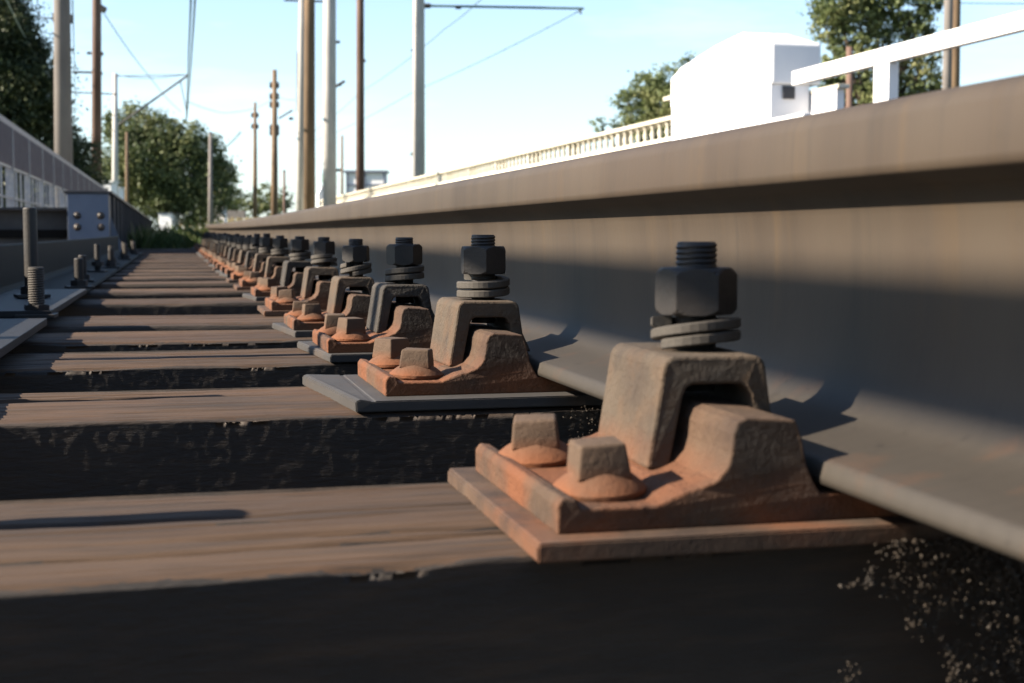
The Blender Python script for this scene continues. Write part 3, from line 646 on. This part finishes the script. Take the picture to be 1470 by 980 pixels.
wire([(150, 20, 40), (215, 110, 60), (260, 160, 90)], 'thin wire descending rightward from the brown mast lamp')
wire([(168, 108, 58), (215, 112, 62), (267, 107, 66)], 'thin wire from the pale mast top to the bracket end')
wire([(270, 146, 66), (320, 162, 80), (366, 155, 96), (397, 138, 78)], 'sagging wire between the bracket and the brown poles')
wire([(104, 0, 24), (106, 60, 34), (108, 160, 60)], 'wire hanging close beside the thick grey mast', .01)
wire([(345, 190, 110), (322, 212, 130)], 'short dark span just right of the middle tree', .05)
wire([(397, 138, 78), (430, 143, 60)], 'short wire from the insulator pole to the pale mast')
wire([(1300, 3, 47), (1375, 4, 47), (1500, 5, 47)], 'horizontal wire at the upper right behind the close pair of masts')
wire([(0, -20, 20), (60, 90, 50), (110, 160, 90)], 'thin wire in the upper left sky')

# ------------------------------------------------------------------ small far structures
def farbox(name, x0, x1, y0, y1, z, depth, m, label, cat, extra=None):
    a = at(x0, y1, z); b = at(x1, y0, z); wd = (b-a).xy.length
    rt = empty(name, (a.x, a.y, 0), label, cat); rt.rotation_euler.z = -YAW
    zz0 = a.z; zz1 = b.z
    bm = bmesh.new(); box(bm, 0, wd, 0, depth, GZ, zz1, bev=.02); obj('body', bm, M[m], rt)
    if extra: extra(rt, wd, zz0, zz1)
    return rt
def shelter(rt, wd, z0, z1):
    bm = bmesh.new(); box(bm, -.1, wd+.1, -.15, 1.3, z1+.01, z1+.12); obj('roof', bm, M['blue_plate'], rt)
    for x in (.0, wd*.45, wd-.08): bm = bmesh.new(); box(bm, x, x+.10, -.07, -.01, GZ, z1); obj('post', bm, M['blue_plate'], rt)
    bm = bmesh.new(); box(bm, 0, wd, -.05, -.012, z0+(z1-z0)*.45, z0+(z1-z0)*.53); obj('strip', bm, M['blue_plate'], rt)
farbox('platform_shelter', 497, 553, 248, 282, 70, 1.2, 'white', 'low white and blue platform shelter behind the balustrade', 'shelter', shelter)
def boxlamp(rt, wd, z0, z1):
    bm = bmesh.new(); lathe(bm, [(.16, 0), (.16, .05), (.05, .08)], 12); bmesh.ops.rotate(bm, verts=bm.verts, cent=(0, 0, 0), matrix=Matrix.Rotation(R(90), 3, 'X'))
    obj('lens', bm, M['black'], rt, (wd/2, -.002, (z0+z1)/2))
farbox('signal_box', 308, 323, 295, 308, 75, .5, 'white', 'small white signal box with a dark round lens on the horizon', 'signal box', boxlamp)
farbox('low_hut', 228, 247, 307, 330, 70, 1.5, 'white', 'small white hut beyond the grass at the end of the deck', 'hut',
       lambda rt, wd, a, b: (lambda q: (box(q, -.05, wd+.05, -.05, 1.6, b+.01, b+.05), obj('roof', q, M['blue_plate'], rt)))(bmesh.new()))
farbox('barrier_block', 141, 160, 262, 285, 52, .8, 'white', 'white block with bluish side beyond the railing end', 'block',
       lambda rt, wd, a, b: (lambda q: (box(q, -.04, wd+.05, -.04, .84, b+.01, b+.06), obj('coping', q, M['white'], rt)))(bmesh.new()))
farbox('barrier_block', 160, 171, 270, 285, 60, .8, 'white', 'smaller white block at the foot of the pale mast', 'block',
       lambda rt, wd, a, b: (lambda q: (box(q, -.04, wd+.05, -.04, .84, b+.01, b+.05), obj('coping', q, M['white'], rt)))(bmesh.new()))
fn = empty('board_fence', tuple(at(247, 338, 82).xy)+(GZ,), 'pale yellowish board fence along the horizon behind the grass', 'fence'); fn.rotation_euler.z = -YAW
bm = bmesh.new(); box(bm, -.075, .075, 0, .03, 0, (338-308)*82/2000+CH-GZ-.15, bev=.01); bd = mesh('board', bm, M['yellow']); bd2 = bd.copy(); bd2.materials.clear(); bd2.materials.append(M['cream'])
for k in range(36): o = link('board', (bd, bd2)[k % 3 == 1], fn, (k*.17, random.uniform(-.01, .01), random.uniform(-.12, .02)))
bm = bmesh.new(); box(bm, -.1, 6.1, .035, .08, .7, .8); obj('fence_rail', bm, M['wood_pole'], fn)
wl = farbox('low_wall', 322, 352, 302, 312, 90, .3, 'grey_pole', 'low grey wall on the horizon right of the signal box', 'wall')

# ------------------------------------------------------------------ trees
def leaves(pts, size, rnd, flat=.6):
    n = len(pts); P = np.array(pts)
    a = rnd.normal(size=(n, 3)); a /= np.linalg.norm(a, axis=1)[:, None]
    b = np.cross(a, rnd.normal(size=(n, 3))); b /= np.linalg.norm(b, axis=1)[:, None]
    s = size*rnd.uniform(.6, 1.35, (n, 1))
    co = np.stack([P-a*s*.5, P-b*s*.28+a*s*.05, P+a*s*.5, P+b*s*.28+a*s*.05], 1).reshape(-1, 3)
    return co, n
def quads(name, co, n, m):
    me = bpy.data.meshes.new(name); me.vertices.add(n*4); me.vertices.foreach_set('co', co.astype(np.float32).ravel())
    me.loops.add(n*4); me.loops.foreach_set('vertex_index', np.arange(n*4, dtype=np.int32))
    me.polygons.add(n); me.polygons.foreach_set('loop_start', np.arange(0, n*4, 4, dtype=np.int32)); me.materials.append(m); me.update(calc_edges=True); me.validate(); return me
def tree(bx, z, blobs, m, label, leafpx=5, dens=2.4, group='trees around the line', seed=1, name='broadleaf_tree', clump=.30):
    rnd = np.random.RandomState(seed); base = at(bx, 338, z); B = Vector((base.x, base.y, GZ))
    rt = empty(name, B, label, 'tree', group)
    pts = []
    cen = []
    for (px, py, r) in blobs:
        c = at(px, py, z)-B; rr = r*z/2000; c += FWD*rnd.uniform(-.5, .5)*rr; cen.append((c, rr))
        nc = int(14+r*r*.045)
        for k in range(nc):                        # twig clumps
            d = rnd.normal(size=3); d /= np.linalg.norm(d); q = np.array(c)+d*rr*(rnd.uniform(.25, 1)**.5)*np.array([1, 1, .95])
            cr_ = rr*clump*rnd.uniform(.5, 1.3)
            nl = int(dens*(cr_*2000/z)**2*3.1/(leafpx**2*.32))+4
            pts.append(q+rnd.normal(size=(nl, 3))*cr_*np.array([.62, .62, .42])*rnd.choice([.6, .9, 1.35]))
    P = np.concatenate(pts); P = P[P[:, 2] > .2]
    co, n = leaves(P, leafpx*z/2000, rnd)
    link('crown', quads('crown', co, n, M[m]), rt)
    bm = bmesh.new(); top = max(c.z for c, _ in cen); mid = Vector((sum(c.x for c, _ in cen)/len(cen), sum(c.y for c, _ in cen)/len(cen), 0))
    r0 = max(top*.028, .12)
    fork = Vector((mid.x*.3, mid.y*.3, top*.3))
    tube(bm, [(0, 0, 0), fork*.5+Vector((.05, 0, 0)), fork], [r0*1.2, r0, r0*.85], 10)
    for c, rr in cen:
        m1 = fork.lerp(c, .5)+Vector((rnd.uniform(-.1, .1)*rr, rnd.uniform(-.1, .1)*rr, -.1*rr))
        tube(bm, [fork*.97, m1, c], [r0*.55, r0*.35, r0*.1], 6)
    o = obj('trunk', bm, M['bark'], rt)
    return n
tot = 0
tot += tree(20, 32, [(-60, 40, 90), (10, 60, 48), (15, 115, 66), (-40, 150, 90), (60, 160, 40), (40, 205, 60), (95, 205, 30), (95, 245, 46), (122, 262, 30), (20, 260, 60), (12, 30, 25), (60, 275, 50), (132, 215, 16)], 'leaf_dark', 'large dark leafy tree filling the left edge behind the railing', 5.5, 1.0, seed=3)
tot += tree(235, 72, [(190, 190, 38), (230, 192, 34), (268, 205, 32), (300, 215, 24), (210, 235, 52), (265, 245, 48), (300, 260, 38), (180, 260, 40), (318, 250, 22), (225, 280, 50), (285, 290, 40), (160, 285, 30), (192, 160, 14), (312, 228, 14)], 'leaf', 'broad green tree standing in the middle left beyond the deck end', 4.6, 1.0, seed=5)
tot += tree(330, 95, [(322, 262, 20), (330, 285, 22), (318, 300, 24), (338, 298, 14), (300, 300, 20)], 'leaf_olive', 'lighter green tree at the right flank of the middle tree', 4, 1.4, seed=6)
tot += tree(390, 135, [(382, 275, 14), (376, 290, 18), (404, 282, 16), (412, 292, 12), (352, 295, 13), (395, 300, 18), (365, 300, 16)], 'leaf', 'small distant tree between the thin poles', 4, 1.4, seed=8)
tot += tree(940, 60, [(982, 100, 18), (955, 118, 26), (925, 128, 24), (900, 148, 20), (860, 180, 12), (950, 150, 34), (985, 140, 34), (915, 165, 26), (890, 175, 14), (990, 175, 40), (940, 190, 36)], 'leaf_olive', 'olive green tree left of the white pylon', 4.6, 1.3, seed=9)
tot += tree(1255, 48, [(1200, 5, 40), (1190, 42, 28), (1235, 30, 40), (1225, 75, 34), (1200, 92, 22), (1255, 112, 28), (1305, 18, 36), (1325, 55, 26), (1290, 85, 18), (1310, 135, 24), (1275, 140, 22), (1235, 140, 24), (1345, 120, 14), (1260, -10, 40), (1330, -15, 35), (1345, 90, 12), (1300, 180, 30), (1240, 190, 40), (1215, 110, 26), (1180, 20, 20), (1270, 60, 22), (1255, 150, 30), (1330, 150, 26), (1290, 50, 20), (1310, 100, 18), (1322, 88, 24), (1332, 122, 26), (1290, 130, 26), (1205, 130, 28), (1185, 100, 20), (1245, 95, 26), (1315, 145, 26), (1270, 118, 20)], 'leaf_olive', 'tall loose crowned tree behind the white handrail at right', 5.5, 1.25, seed=11, clump=.26)
print('leaves', tot)

# grass at the deck end
def grass(n, xr, yr, h, label, seed, mt='grass'):
    rnd = np.random.RandomState(seed); X = rnd.uniform(*xr, n); Y = rnd.uniform(*yr, n); H = h*rnd.uniform(.4, 1.15, n)*(0.7+.6*vnoise(X*2, Y*2, seed))
    a = rnd.uniform(0, 6.28, n); wd = .006+.006*rnd.rand(n); lean = rnd.normal(size=(n, 2))*.22
    b0 = np.stack([X-np.cos(a)*wd, Y-np.sin(a)*wd, np.full(n, GZ)], 1); b1 = np.stack([X+np.cos(a)*wd, Y+np.sin(a)*wd, np.full(n, GZ)], 1)
    m1 = np.stack([X+np.cos(a)*wd+lean[:, 0]*H*.4, Y+np.sin(a)*wd+lean[:, 1]*H*.4, GZ+H*.65], 1); t = np.stack([X+lean[:, 0]*H, Y+lean[:, 1]*H, GZ+H], 1)
    co = np.stack([b0, b1, m1, t], 1).reshape(-1, 3)
    tag(link('tall_grass', quads('tall_grass', co, n, M[mt])), label, 'grass', None, 'stuff')
grass(26000, (-.36, 3.2), (12.0, 19), .47, 'tall green grass growing where the bridge deck ends', 4)
grass(9000, (.0, 2.2), (19, 26), .45, 'taller yellowing grass behind the deck end grass', 5)
